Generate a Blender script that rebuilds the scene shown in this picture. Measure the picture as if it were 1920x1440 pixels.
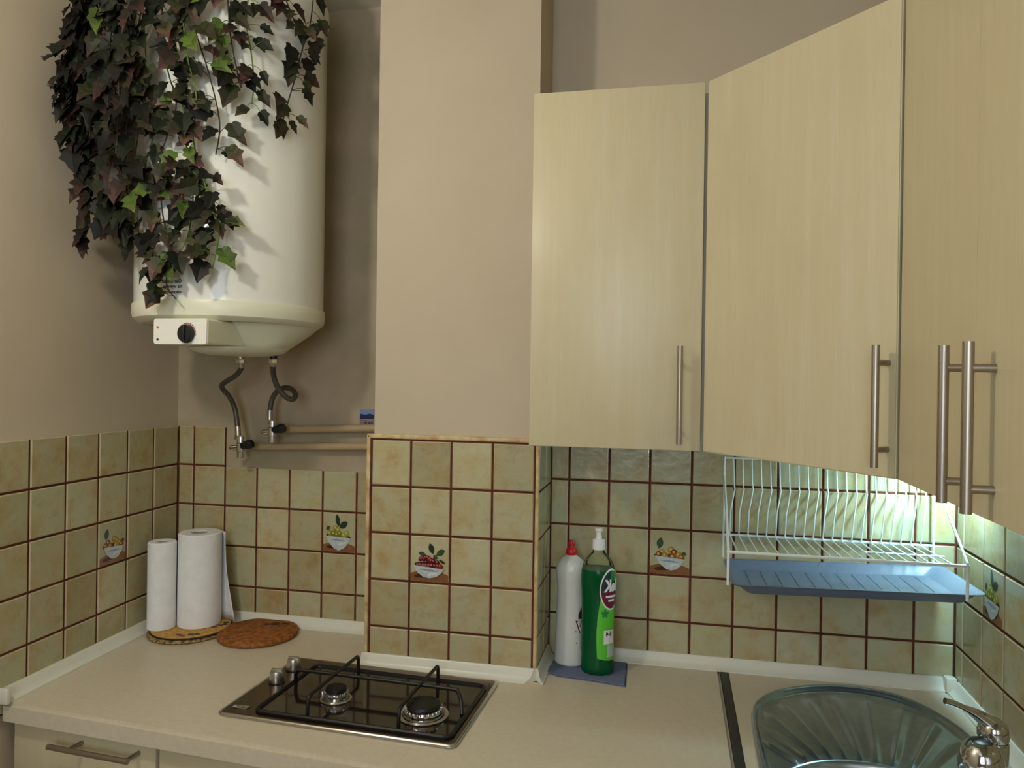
import bpy, bmesh, math, random
from mathutils import Vector, Matrix
PI = math.pi
C = bpy.context.scene.collection
for o in list(bpy.data.objects): bpy.data.objects.remove(o)
sc = bpy.context.scene
def s2l(c): return tuple((v/12.92 if v <= .04045 else ((v+.055)/1.055)**2.4) for v in c)
def RGB(r, g, b): return s2l((r/255, g/255, b/255)) + (1.0,)

# ---------------------------------------------------------------- camera
yaw, pitch, roll = -.2066, -.0019, .015
fw = Vector((math.sin(yaw)*math.cos(pitch), math.cos(yaw)*math.cos(pitch), math.sin(pitch)))
rt = Vector((math.cos(yaw), -math.sin(yaw), 0)); up = rt.cross(fw)
r2 = math.cos(roll)*rt + math.sin(roll)*up; u2 = -math.sin(roll)*rt + math.cos(roll)*up
cam = bpy.data.cameras.new('camera'); cam.sensor_width = 36; cam.sensor_fit = 'HORIZONTAL'
cam.lens = 1363.32/1920*36; cam.clip_start = .02
co = bpy.data.objects.new('camera', cam); C.objects.link(co)
M = Matrix((r2, u2, -fw)).transposed().to_4x4(); M.translation = Vector((.709, -1.695, 1.6843))
co.matrix_world = M; sc.camera = co
# ---------------------------------------------------------------- world, exposure, main lights
w = bpy.data.worlds.new('world'); sc.world = w; w.use_nodes = True
w.node_tree.nodes['Background'].inputs[0].default_value = (.75, .86, 1, 1)
w.node_tree.nodes['Background'].inputs[1].default_value = 1.0
sc.view_settings.view_transform = 'Standard'; sc.view_settings.look = 'None'
sc.view_settings.exposure = -.09; sc.view_settings.gamma = 1; sc.view_settings.use_curve_mapping = False
def area(name, loc, target, sx, sy, energy, col):
    l = bpy.data.lights.new(name, 'AREA'); l.shape = 'RECTANGLE'; l.size = sx; l.size_y = sy; l.energy = energy; l.color = col
    o = bpy.data.objects.new(name, l); C.objects.link(o); o.location = loc
    o.rotation_euler = (Vector(target)-Vector(loc)).to_track_quat('-Z', 'Y').to_euler(); return o
area('daylight', (.55, -2.93, 1.9), (.55, 0, 1.8), .86, 1.15, 19, (.84, .94, 1))     # daylight through the window behind the camera
CEIL_L = 17.5; TUBE = 20; UNDER = 3.4

# ---------------------------------------------------------------- materials
MT = {}
def mat(name, col, rough=.5, metal=0, spec=.5, trans=0, coat=0, emit=None, es=0, ior=1.45, aniso=0):
    m = bpy.data.materials.new(name); m.use_nodes = True; b = m.node_tree.nodes['Principled BSDF']
    b.inputs['Base Color'].default_value = col; b.inputs['Roughness'].default_value = rough; b.inputs['Metallic'].default_value = metal
    b.inputs['Specular IOR Level'].default_value = spec; b.inputs['Transmission Weight'].default_value = trans; b.inputs['IOR'].default_value = ior
    b.inputs['Coat Weight'].default_value = coat
    if emit: b.inputs['Emission Color'].default_value = emit; b.inputs['Emission Strength'].default_value = es
    MT[name] = m; return m
def nd(m, t, **k):
    n = m.node_tree.nodes.new(t)
    for a, v in k.items(): setattr(n, a, v)
    return n
def lk(m, a, b): m.node_tree.links.new(a, b)
def bsdf(m): return m.node_tree.nodes['Principled BSDF']
def noise(m, scale, detail=4, vec=None, rough=.55, mapscale=None):
    tc = nd(m, 'ShaderNodeTexCoord'); src = tc.outputs['Object'] if vec is None else vec
    if mapscale:
        mp = nd(m, 'ShaderNodeMapping'); mp.inputs['Scale'].default_value = mapscale; lk(m, src, mp.inputs[0]); src = mp.outputs[0]
    n = nd(m, 'ShaderNodeTexNoise'); n.inputs['Scale'].default_value = scale; n.inputs['Detail'].default_value = detail; n.inputs['Roughness'].default_value = rough
    lk(m, src, n.inputs['Vector']); return n
def ramp(m, fac, stops):
    r = nd(m, 'ShaderNodeValToRGB'); e = r.color_ramp.elements
    while len(e) < len(stops): e.new(.5)
    for i, (p, c) in enumerate(stops): e[i].position = p; e[i].color = c
    lk(m, fac, r.inputs[0]); return r
def mixc(m, fac, a, b, mode='MIX'):
    x = nd(m, 'ShaderNodeMix', data_type='RGBA', blend_type=mode)
    for s, v in ((x.inputs[0], fac), (x.inputs[6], a), (x.inputs[7], b)):
        if hasattr(v, 'links') or hasattr(v, 'is_linked'): lk(m, v, s)
        else: s.default_value = v
    return x.outputs[2]
def bump(m, h, strength, dist=.002):
    b = nd(m, 'ShaderNodeBump'); b.inputs['Strength'].default_value = strength; b.inputs['Distance'].default_value = dist
    lk(m, h, b.inputs['Height']); lk(m, b.outputs[0], bsdf(m).inputs['Normal'])
def two(name, c1, c2, scale, rough=.5, bs=0, mapscale=None, lo=.35, hi=.65, bd=.002, detail=4, **k):
    m = mat(name, c1, rough, **k); n = noise(m, scale, detail, mapscale=mapscale); r = ramp(m, n.outputs[0], [(lo, c1), (hi, c2)])
    lk(m, r.outputs[0], bsdf(m).inputs['Base Color'])
    if bs: bump(m, n.outputs[0], bs, bd)
    return m
WALLC = RGB(196, 178, 158)
m = two('wall_paint', RGB(198, 184, 162), RGB(193, 179, 156), 3, .75, spec=.25)
nb = noise(m, 220, 2); bump(m, nb.outputs[0], .15, .001)
mat('wall_brown', RGB(120, 98, 74), .8)
two('wall_paint_stained', RGB(182, 164, 142), RGB(160, 150, 122), 4.5, .75, spec=.25)
two('ceiling_paint', RGB(225, 220, 205), RGB(218, 212, 196), 3, .8)
two('floor_board', RGB(150, 115, 80), RGB(120, 90, 62), 6, .45, mapscale=(1, 12, 1))
two('grout', RGB(104, 58, 38), RGB(74, 42, 30), 30, .9, spec=.2)
# glazed tiles: mottled beige, each tile with its own cloud (seed in the 'tile' attribute)
def tile_mat(name, edge):
    m = mat(name, RGB(190, 180, 140), .22)
    at = nd(m, 'ShaderNodeAttribute'); at.attribute_name = 'tile'
    tc = nd(m, 'ShaderNodeTexCoord'); vm = nd(m, 'ShaderNodeVectorMath', operation='MULTIPLY_ADD')
    lk(m, at.outputs['Color'], vm.inputs[0]); vm.inputs[1].default_value = (7, 5, 9); lk(m, tc.outputs['Object'], vm.inputs[2])
    n1 = noise(m, 12, 5, vm.outputs[0], .62); n2 = noise(m, 30, 6, vm.outputs[0], .72); n3 = noise(m, 9, 3, vm.outputs[0])
    base = ramp(m, n1.outputs[0], [(.27, RGB(186, 158, 108)), (.43, RGB(196, 183, 143)), (.55, RGB(196, 192, 160)), (.75, RGB(190, 194, 166))]).outputs[0]
    f = ramp(m, n2.outputs[0], [(.52, (0, 0, 0, 1)), (.85, (.7, .7, .7, 1))]).outputs[0]
    base = mixc(m, f, base, RGB(164, 132, 84))
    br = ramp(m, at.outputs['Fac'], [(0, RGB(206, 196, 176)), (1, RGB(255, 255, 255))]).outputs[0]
    base = mixc(m, 1.0, base, br, 'MULTIPLY')
    g = ramp(m, n3.outputs[0], [(.5, (0, 0, 0, 1)), (.8, (.55, .55, .55, 1))]).outputs[0]
    base = mixc(m, g, base, RGB(172, 180, 140))
    if edge: base = mixc(m, .45, base, RGB(206, 184, 158))
    lk(m, base, bsdf(m).inputs['Base Color']); nb = noise(m, 30, 3); bump(m, nb.outputs[0], .35, .003)
tile_mat('tile_glaze', 0); tile_mat('tile_edge', 1)
two('edge_strip', RGB(214, 196, 150), RGB(176, 134, 82), 28, .4, lo=.4, hi=.7)
m = mat('paint_print', (1, 1, 1, 1), .25); at = nd(m, 'ShaderNodeAttribute'); at.attribute_name = 'paint'
n = noise(m, 160, 4); r = ramp(m, n.outputs[0], [(.35, (.78, .78, .78, 1)), (.65, (1, 1, 1, 1))]); lk(m, mixc(m, 1.0, at.outputs['Color'], r.outputs[0], 'MULTIPLY'), bsdf(m).inputs['Base Color'])
def wood(name, a, b, c):
    m = mat(name, a, .36); n1 = noise(m, 5, 4, mapscale=(6, 6, .3)); n2 = noise(m, 60, 3, mapscale=(8, 8, .25)); n3 = noise(m, 5, 3, mapscale=(1.2, 1.2, .7))
    base = ramp(m, n1.outputs[0], [(.3, a), (.5, b), (.72, a)]).outputs[0]
    f = ramp(m, n2.outputs[0], [(.4, (0, 0, 0, 1)), (.8, (.32, .32, .32, 1))]).outputs[0]
    base = mixc(m, f, base, c); f3 = ramp(m, n3.outputs[0], [(.52, (0, 0, 0, 1)), (.75, (.35, .35, .35, 1))]).outputs[0]
    lk(m, mixc(m, f3, base, c), bsdf(m).inputs['Base Color'])
wood('maple', RGB(210, 200, 171), RGB(205, 194, 160), RGB(195, 180, 143))
mat('maple_core', RGB(170, 150, 105), .6); mat('cabinet_inside', RGB(200, 190, 165), .6)
two('worktop_laminate', RGB(212, 202, 182), RGB(206, 194, 172), 90, .38, lo=.3, hi=.7)
mat('white_strip', RGB(220, 218, 205), .3); mat('dark_joint', RGB(62, 60, 56), .5, .3)
mat('steel', RGB(196, 192, 184), .32, 1); mat('steel_brushed', RGB(168, 160, 150), .38, 1); mat('chrome', RGB(214, 214, 214), .1, 1)
two('sink_steel', RGB(192, 204, 214), RGB(178, 192, 204), 40, .27, metal=1)
mat('hob_steel', RGB(120, 104, 92), .22, 1); mat('hob_steel_edge', RGB(190, 186, 180), .25, 1)
mat('hob_enamel', RGB(34, 25, 21), .1, coat=.5); mat('black_iron', RGB(16, 15, 15), .45); mat('black_plastic', RGB(24, 26, 28), .3)
mat('heater_white', RGB(228, 228, 220), .22, coat=.3); mat('heater_cream', RGB(224, 223, 202), .35); mat('panel_white', RGB(230, 228, 220), .3)
mat('print_black', RGB(40, 38, 36), .6); mat('print_red', RGB(170, 40, 30), .5); mat('lamp_orange', RGB(200, 110, 50), .3)
m = mat('hose_braid', RGB(92, 90, 84), .45, .6); wv = nd(m, 'ShaderNodeTexChecker'); wv.inputs['Scale'].default_value = 420
tc = nd(m, 'ShaderNodeTexCoord'); lk(m, tc.outputs['Object'], wv.inputs['Vector']); wv.inputs[1].default_value = RGB(120, 118, 110); wv.inputs[2].default_value = RGB(52, 50, 46); lk(m, wv.outputs[0], bsdf(m).inputs['Base Color'])
m = two('paper', RGB(238, 238, 238), RGB(230, 230, 232), 30, .9, spec=.1); nb = noise(m, 190, 2); bump(m, nb.outputs[0], .5, .0015)
mat('cardboard', RGB(172, 158, 140), .9)
m = two('cork', RGB(166, 108, 58), RGB(124, 76, 36), 85, .85, .5, lo=.35, hi=.62, spec=.2); mat('cork_burn', RGB(70, 42, 26), .9)
two('straw', RGB(206, 166, 88), RGB(168, 122, 54), 130, .8, .6, mapscale=(1, 1, 2.5)); two('straw_rough', RGB(190, 160, 100), RGB(92, 70, 40), 150, .85, .8, lo=.4, hi=.6)
mat('dark_piping', RGB(44, 30, 22), .7)
two('cloth_blue', RGB(122, 132, 160), RGB(108, 118, 148), 140, .95, .4, spec=.1); mat('cloth_hem', RGB(56, 58, 82), .9)
mat('bottle_white', RGB(214, 216, 212), .32); mat('cap_red', RGB(196, 26, 30), .35); mat('cap_white', RGB(236, 236, 236), .35)
mat('bottle_clear', (.93, .98, .95, 1), .06, trans=1, ior=1.15); mat('soap_green', RGB(6, 104, 58), .12, trans=.25, ior=1.33)
mat('label_green', RGB(92, 196, 58), .4); mat('label_white', RGB(232, 232, 230), .4); mat('label_maroon', RGB(112, 26, 52), .4); mat('emblem_navy', RGB(38, 56, 62), .4); mat('label_pale', RGB(176, 196, 186), .4); mat('label_leaf', RGB(34, 130, 70), .4); mat('label_dark', RGB(60, 34, 34), .4)
mat('wire_white', RGB(232, 236, 234), .35); mat('tray_blue', RGB(106, 117, 136), .35)
m = mat('leaf', (1, 1, 1, 1), .5, spec=.2); at = nd(m, 'ShaderNodeAttribute'); at.attribute_name = 'paint'; lk(m, at.outputs['Color'], bsdf(m).inputs['Base Color'])
mat('stem_green', RGB(86, 118, 44), .6); mat('stem_dark', RGB(52, 48, 32), .6)
mat('pipe_paint', RGB(178, 156, 122), .5); mat('glass_pane', (1, 1, 1, 1), 0, trans=1); mat('window_white', RGB(235, 235, 230), .4)
mat('photo_sky', RGB(120, 140, 190), .4); mat('photo_hills', RGB(26, 34, 70), .4); mat('photo_town', RGB(130, 112, 112), .4)
mat('tube_glow', (1, 1, 1, 1), emit=(.86, 1, .97, 1), es=TUBE); mat('globe_glow', (1, 1, 1, 1), emit=(1, .93, .82, 1), es=3)

# ---------------------------------------------------------------- mesh helpers
class MB:
    def __init__(s): s.bm = bmesh.new(); s.mats = []; s.mi = 0; s.lay = None
    def m(s, name):
        if name not in s.mats: s.mats.append(name)
        s.mi = s.mats.index(name); return s
    def f(s, vs):
        try: x = s.bm.faces.new(vs); x.material_index = s.mi; x.smooth = True; return x
        except ValueError: return None
    def poly(s, pts): return s.f([s.bm.verts.new(p) for p in pts])
    def merge(s, bm2, mtx=None):
        if mtx is not None: bm2.transform(mtx)
        mp = {v: s.bm.verts.new(v.co) for v in bm2.verts}
        for x in bm2.faces: s.f([mp[v] for v in x.verts])
        bm2.free()
    def box(s, x0, x1, y0, y1, z0, z1, bev=0, mtx=None, seg=2):
        b = bmesh.new(); bmesh.ops.create_cube(b, size=1)
        bmesh.ops.transform(b, matrix=Matrix.Translation(((x0+x1)/2, (y0+y1)/2, (z0+z1)/2)) @ Matrix.Diagonal((abs(x1-x0), abs(y1-y0), abs(z1-z0), 1)), verts=b.verts)
        if bev: bmesh.ops.bevel(b, geom=b.edges[:], offset=bev, segments=seg, affect='EDGES', profile=.5)
        s.merge(b, mtx); return s
    def tube(s, pts, r, closed=False, n=10, caps=True):
        pts = [Vector(p) for p in pts]; N = len(pts); rs = r if isinstance(r, (list, tuple)) else [r]*N
        rings = []; prev = None
        for i, p in enumerate(pts):
            if closed: t = (pts[(i+1) % N]-pts[i-1])
            else: t = pts[min(i+1, N-1)]-pts[max(i-1, 0)]
            t.normalize()
            if prev is None: a = t.orthogonal().normalized()
            else: a = (prev-t*prev.dot(t)); a = a.normalized() if a.length > 1e-6 else t.orthogonal().normalized()
            prev = a; b = t.cross(a)
            rings.append([s.bm.verts.new(p+rs[i]*(math.cos(2*PI*k/n)*a+math.sin(2*PI*k/n)*b)) for k in range(n)])
        for i in range(N if closed else N-1):
            A, B = rings[i], rings[(i+1) % N]
            for k in range(n): s.f([A[k], A[(k+1) % n], B[(k+1) % n], B[k]])
        if caps and not closed: s.f(rings[0][::-1]); s.f(rings[-1])
        return s
    def lathe(s, prof, cx=0, cy=0, n=32, mtx=None, sx=1, sy=1, cap=True):
        rings = []
        for r, z in prof:
            rings.append([s.bm.verts.new((cx+sx*r*math.cos(2*PI*k/n), cy+sy*r*math.sin(2*PI*k/n), z)) for k in range(n)])
        for A, B in zip(rings, rings[1:]):
            for k in range(n): s.f([A[k], A[(k+1) % n], B[(k+1) % n], B[k]])
        if cap:
            if prof[0][0] > 1e-5: s.f(rings[0][::-1])
            if prof[-1][0] > 1e-5: s.f(rings[-1])
        if mtx is not None:
            for R in rings:
                for v in R: v.co = mtx @ v.co
        return s
    def prism(s, pts, z0, z1, bev=0, mtx=None):
        b = bmesh.new(); lo = [b.verts.new((x, y, z0)) for x, y in pts]; hi = [b.verts.new((x, y, z1)) for x, y in pts]; N = len(pts)
        b.faces.new(lo[::-1]); b.faces.new(hi)
        for i in range(N): b.faces.new([lo[i], lo[(i+1) % N], hi[(i+1) % N], hi[i]])
        bmesh.ops.recalc_face_normals(b, faces=b.faces[:])
        if bev: bmesh.ops.bevel(b, geom=[e for e in b.edges if abs(e.verts[0].co.z-e.verts[1].co.z) < 1e-6 and e.verts[0].co.z > (z0+z1)/2], offset=bev, segments=2, affect='EDGES')
        s.merge(b, mtx); return s
    def grid(s, nu, nv, fn, wrap=False):
        V = [[s.bm.verts.new(fn(i, j)) for j in range(nv)] for i in range(nu)]
        for i in range(nu if wrap else nu-1):
            for j in range(nv-1): s.f([V[i][j], V[(i+1) % nu][j], V[(i+1) % nu][j+1], V[i][j+1]])
        return V
    def build(s, name, mt=None, parent=None, loc=None, rot=None, recalc=True, sharp=35):
        if mt: s.mats = s.mats or [mt]
        if recalc: bmesh.ops.recalc_face_normals(s.bm, faces=s.bm.faces[:])
        me = bpy.data.meshes.new(name); s.bm.to_mesh(me); s.bm.free()
        for k in s.mats: me.materials.append(MT[k])
        try: me.set_sharp_from_angle(angle=math.radians(sharp))
        except Exception: pass
        o = bpy.data.objects.new(name, me); C.objects.link(o)
        if parent: o.parent = parent
        if loc: o.location = loc
        if rot: o.rotation_euler = rot
        return o
def mb(mt): return MB().m(mt)
def thing(name, label, cat, loc=(0, 0, 0), rz=0, group=None):
    o = bpy.data.objects.new(name, None); o.empty_display_size = .05; C.objects.link(o); o.location = loc; o.rotation_euler = (0, 0, rz)
    return tag(o, label, cat, group)
def tag(o, label, cat, group=None):
    o['label'] = label; o['category'] = cat
    if group: o['group'] = group
    return o
def struct(o, label, cat='wall'): o['kind'] = 'structure'; o['label'] = label; o['category'] = cat; return o
def arc(cx, cy, r, a0, a1, n): return [(cx+r*math.cos(math.radians(a0+(a1-a0)*i/n)), cy+r*math.sin(math.radians(a0+(a1-a0)*i/n))) for i in range(n+1)]
def rrect(x0, x1, y0, y1, r, n=5):
    return arc(x1-r, y1-r, r, 0, 90, n)+arc(x0+r, y1-r, r, 90, 180, n)+arc(x0+r, y0+r, r, 180, 270, n)+arc(x1-r, y0+r, r, 270, 360, n)
def smooth(pts, k=4, closed=False):
    P = [Vector(p) for p in pts]; N = len(P); out = []
    g = (lambda i: P[i % N]) if closed else (lambda i: P[max(0, min(N-1, i))])
    for i in range(N if closed else N-1):
        a, b, c, d = g(i-1), g(i), g(i+1), g(i+2)
        for q in range(k):
            t = q/k; out.append(.5*((2*b)+(c-a)*t+(2*a-5*b+4*c-d)*t*t+(3*b-a-3*c+d)*t**3))
    if not closed: out.append(P[-1])
    return out
def paint_attr(o, name, fcols):
    ca = o.data.color_attributes.new(name, 'FLOAT_COLOR', 'CORNER')
    for p in o.data.polygons:
        for li in p.loop_indices: ca.data[li].color = fcols[p.index]
def text_mesh(txt, size, mirror=False, bold=0):
    cu = bpy.data.curves.new('lettering', 'FONT'); cu.body = txt; cu.size = size; cu.align_x = 'CENTER'; cu.align_y = 'CENTER'; cu.offset = bold; cu.resolution_u = 3
    o = bpy.data.objects.new('lettering', cu); C.objects.link(o); dg = bpy.context.evaluated_depsgraph_get()
    me = bpy.data.meshes.new_from_object(o.evaluated_get(dg)); bpy.data.objects.remove(o); bpy.data.curves.remove(cu)
    b = bmesh.new(); b.from_mesh(me); bpy.data.meshes.remove(me)
    if mirror:
        for v in b.verts: v.co.x *= -1
    return b

# ================================================================ SETTING
CT = .98                        # worktop height
TH = .11595; TZ = 1.54; CZ = 2.73
LW0 = Vector((-.697, .2108)); LA = .034; RW0 = Vector((1.383, .183)); RA = -.03
def frame(P0, yaw, side):
    """wall frame: x along the wall, y into the wall, z up"""
    t = Vector((math.sin(yaw), -math.cos(yaw), 0)); n = Vector((t.y, -t.x, 0))*side
    return Matrix(((t.x, n.x, 0, P0[0]), (t.y, n.y, 0, P0[1]), (0, 0, 1, 0), (0, 0, 0, 1)))
FL = frame(LW0, LA, 1); FR = frame(RW0, RA, -1)
# frame check: local y must point away from the room
def wall(name, label, boxes, mt, mtx=None):
    b = mb(mt)
    for q in boxes: b.box(*q, mtx=mtx)
    return struct(b.build(name), label)
YF = -3.0
floor = struct(mb('floor_board').box(-.9, 1.7, YF-.1, .4, -.05, 0).build('floor'), 'brown floorboards of the kitchen', 'floor')
ceil = struct(mb('ceiling_paint').box(-.9, 1.7, YF-.1, .4, CZ, CZ+.05).build('ceiling'), 'off-white painted ceiling', 'ceiling')
wl = wall('wall_left', 'beige painted wall with tiles on the left', [(-.05, 3.3, .010, .08, 0, CZ)], 'wall_paint', FL)
wr = wall('wall_right', 'beige painted wall with tiles on the right behind the sink', [(-.05, 3.3, .010, .08, 0, CZ)], 'wall_paint', FR)
wn = wall('wall_niche', 'stained beige wall of the recess behind the water heater', [(-.78, .02, .2208, .3, 0, CZ)], 'wall_paint_stained')
wc = wall('wall_chimney', 'beige painted chimney breast between heater recess and wall cabinets', [(.003, .4095, .010, .30, 0, CZ)], 'wall_paint')
wb = wall('wall_back', 'beige painted wall behind the wall cabinets and dish rack', [(.40, 1.46, .193, .3, 0, CZ)], 'wall_paint')
wf = wall('wall_front', 'plain brown wall behind the photographer with the window', [(-.9, .1, YF-.08, YF, 0, CZ), (1.0, 1.7, YF-.08, YF, 0, CZ), (.1, 1.0, YF-.08, YF, 0, 1.28), (.1, 1.0, YF-.08, YF, 2.52, CZ)], 'wall_brown')
wi = mb('window_white')
for q in ((.1, .15, 1.28, 2.52), (.95, 1.0, 1.28, 2.52), (.1, 1.0, 1.28, 1.33), (.1, 1.0, 2.47, 2.52), (.53, .57, 1.3, 2.5)): wi.box(q[0], q[1], YF-.06, YF-.01, q[2], q[3], .004)
wi = struct(wi.build('window_1'), 'white framed window behind the photographer', 'window')
mb('glass_pane').box(.14, .96, YF-.04, YF-.036, 1.32, 2.48).build('pane', None, wi)

rnd = random.Random(3)
def tiling(parent, us, zs, mtx, skip=None, gap=.0057, th=.010, grout_rects=None, bright=(.2, 1.0)):
    """glazed tiles between the grout lines us x zs on the local plane y=0 (front), th thick into the wall"""
    b = MB(); b.m('tile_glaze'); b.m('tile_edge'); cols = []
    for i in range(len(us)-1):
        for j in range(len(zs)-1):
            if skip and skip(i, j): continue
            u0, u1 = us[i]+gap/2, us[i+1]-gap/2; z0, z1 = zs[j]+gap/2, zs[j+1]-gap/2; e = .0022; dy = .0018
            if u1-u0 < .008: continue
            # slightly wavy, bevelled face
            seed = (rnd.random(), rnd.random(), rnd.random(), 1); v = rnd.uniform(*bright); seed = (v, seed[1], seed[2], 1)
            P = lambda u, y, z: b.bm.verts.new(mtx @ Vector((u, y, z)))
            O = [P(u0, dy, z0), P(u1, dy, z0), P(u1, dy, z1), P(u0, dy, z1)]
            I = [P(u0+e, 0, z0+e), P(u1-e, 0, z0+e), P(u1-e, 0, z1-e), P(u0+e, 0, z1-e)]
            B = [P(u0, th, z0), P(u1, th, z0), P(u1, th, z1), P(u0, th, z1)]
            b.mi = 0; b.f(I); cols.append(seed); b.mi = 1
            for k in range(4):
                b.f([O[k], O[(k+1) % 4], I[(k+1) % 4], I[k]]); cols.append(seed)
                b.f([B[k], B[(k+1) % 4], O[(k+1) % 4], O[k]]); cols.append(seed)
    t = b.build('tiling', None, parent, sharp=10); paint_attr(t, 'tile', cols)
    g = mb('grout')
    for q in grout_rects: g.box(q[0], q[1], .0028, .0112, q[2], q[3], mtx=mtx)
    g.build('grout', None, parent)
    return t
I4 = Matrix.Identity(4)
zrows = [CT-.03]+[TZ-j*TH for j in range(4, -1, -1)]
# chimney
tc_ = tiling(wc, [i*.103 for i in range(5)], zrows, I4, grout_rects=[(-.004, .4145, CT-.03, TZ+.002)])
FS = Matrix(((0, -1, 0, .4225), (1, 0, 0, 0), (0, 0, 1, 0), (0, 0, 0, 1)))   # chimney right side: x along +Y, y into the chimney
ts_ = tiling(wc, [.010, .105, .186], zrows, FS, grout_rects=[(.004, .19, CT-.03, TZ+.002)], gap=.005)
# niche : lines -.646 + .103 i, rows TZ-.1115-.11595 j
zn = [CT-.03]+[TZ-.1115-j*TH for j in range(3, -1, -1)]+[TZ+.004]
FN = Matrix.Translation((0, .2108, 0))
un = [-.697]+[-.646+.103*i for i in range(6)]+[-.012]
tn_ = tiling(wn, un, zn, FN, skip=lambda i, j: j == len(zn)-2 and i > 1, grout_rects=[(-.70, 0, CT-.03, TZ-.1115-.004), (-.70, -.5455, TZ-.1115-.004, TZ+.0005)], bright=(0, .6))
# left wall
ul = [0]+[.1095+.1058*i for i in range(7)]
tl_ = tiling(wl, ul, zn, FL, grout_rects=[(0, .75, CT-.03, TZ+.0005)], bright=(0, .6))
# back wall right of the chimney
zb_ = [CT-.03]+[TZ-.105-j*TH for j in range(3, -2, -1)]
ub = [.4225]+[.4708+.103*i for i in range(9)]+[1.383]
tb_ = tiling(wb, ub, zb_, Matrix.Translation((0, .183, 0)), grout_rects=[(.42, 1.385, CT-.03, zb_[-1]+.002)])
ur = [0]+[.0485+.1085*i for i in range(14)]
tr_ = tiling(wr, ur, zb_, FR, grout_rects=[(0, 1.5, CT-.03, zb_[-1]+.002)])
# edge profiles around the chimney tiles
e = mb('edge_strip').box(-.0125, .4225, -.001, .010, TZ+.0015, TZ+.0125, .003)
struct(e.build('trim_1'), 'mottled beige edge strip along the top of the chimney tiles', 'tile edge')
e = mb('edge_strip').box(-.0135, -.0035, -.001, .012, CT, TZ+.011, .003)
struct(e.build('trim_2'), 'mottled beige edge strip down the left edge of the chimney tiles', 'tile edge')
e = mb('edge_strip').box(.4135, .4228, -.001, .0095, CT, TZ+.011, .0042, seg=3)
struct(e.build('trim_3'), 'mottled beige edge strip down the right corner of the chimney tiles', 'tile edge')

# painted fruit bowls on single tiles
def ell(cx, cy, rx, ry, a=0, n=18): 
    return [(cx+rx*math.cos(t)*math.cos(a)-ry*math.sin(t)*math.sin(a), cy+rx*math.cos(t)*math.sin(a)+ry*math.sin(t)*math.cos(a)) for t in [2*PI*k/n for k in range(n)]]
def leafp(x, y, L, wd, a):
    out = []
    for k in range(9): t = k/8; out.append((t*L, wd*math.sin(PI*t)**.8))
    for k in range(7, 0, -1): t = k/8; out.append((t*L, -wd*math.sin(PI*t)**.8))
    return [(x+p*math.cos(a)-q*math.sin(a), y+p*math.sin(a)+q*math.cos(a)) for p, q in out]
def motif(parent, mtx, u0, z0, kind):
    W, H = .096, .1085; R = random.Random(kind); E = []
    E.append(([(.0, .0), (1, .0), (1, .16), (.8, .22), (.5, .25), (.2, .22), (0, .17)], RGB(140, 92, 56)))
    E.append((ell(.36, .13, .26, .05, .1), RGB(70, 42, 28)))
    D = math.radians
    if kind == 1:   # cherries
        lv = [(.60, .62, .26, .075, D(112)), (.68, .60, .26, .07, D(28)), (.72, .52, .14, .05, D(150)), (.42, .58, .22, .05, D(165)), (.75, .5, .2, .03, D(-25))]
        fr = [(R.uniform(.18, .82), .43+R.uniform(-.06, .09)) for _ in range(9)]+[(.36+.05*k, .50+.04*math.sin(k)) for k in range(6)]+[(.2+.075*k, .36) for k in range(9)]
        fr = [(x, min(y, .56-.75*abs(x-.42)**1.5)) for x, y in fr]; rad = .06; fc = [RGB(104, 24, 30), RGB(84, 18, 32), RGB(140, 40, 36), RGB(70, 20, 34)]; hi = RGB(196, 116, 104)
        bowl = [(.08, .36), (.9, .30), (.82, .2), (.7, .12), (.52, .08), (.34, .11), (.2, .2)]; tp = .36
    elif kind == 2:  # green plums
        lv = [(.50, .64, .34, .07, D(102)), (.52, .62, .30, .09, D(32)), (.10, .55, .16, .05, D(38))]
        fr = [(.40, .60), (.48, .56), (.22, .47), (.34, .46), (.52, .46), (.66, .43), (.76, .48), (.44, .44)]; rad = .082; fc = [RGB(140, 140, 44), RGB(164, 158, 58), RGB(120, 122, 36)]; hi = RGB(206, 200, 120)
        bowl = [(.1, .4), (.88, .37), (.8, .22), (.66, .09), (.5, .03), (.36, .08), (.2, .22)]; tp = .4
    else:            # apricots / pears
        lv = [(.22, .58, .27, .085, D(78)), (.8, .5, .14, .04, D(-10))]
        fr = [(.30, .50), (.22, .44), (.38, .42), (.54, .56), (.62, .50), (.74, .45), (.80, .40), (.58, .40)]; rad = .088; fc = [RGB(168, 128, 44), RGB(150, 88, 40), RGB(176, 142, 60), RGB(120, 60, 34)]; hi = RGB(210, 180, 90)
        bowl = [(.12, .42), (.88, .36), (.8, .22), (.68, .12), (.54, .09), (.4, .12), (.24, .24)]; tp = .4
    for x, y, L, wd, a in lv: E.append((leafp(x, y, L, wd, a), RGB(58, 86, 62) if R.random() < .6 else RGB(40, 60, 48)))
    E.append((ell(.49, tp, .39, .07, -.06), RGB(52, 32, 34)))
    for x, y in fr:
        E.append((ell(x, y, rad, rad*.95), R.choice(fc))); E.append((ell(x-.015, y+.02, rad*.4, rad*.35), hi))
    E.append((bowl, RGB(196, 204, 206))); E.append((ell(.5, tp-.1, .24, .018, -.06), RGB(140, 156, 178))); E.append((ell(.6, tp-.18, .16, .03, .2), RGB(220, 224, 222)))
    b = mb('paint_print'); cols = []
    for k, (pg, c) in enumerate(E):
        d = -.0002-.00006*k; vs = [b.bm.verts.new(mtx @ Vector((u0+(1-x if parent is tl_ else x)*W, d, z0+y*H))) for x, y in pg]
        if b.f(vs): cols.append(c)
    o = b.build('fruit_motif', None, parent); paint_attr(o, 'paint', cols); return o
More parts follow.
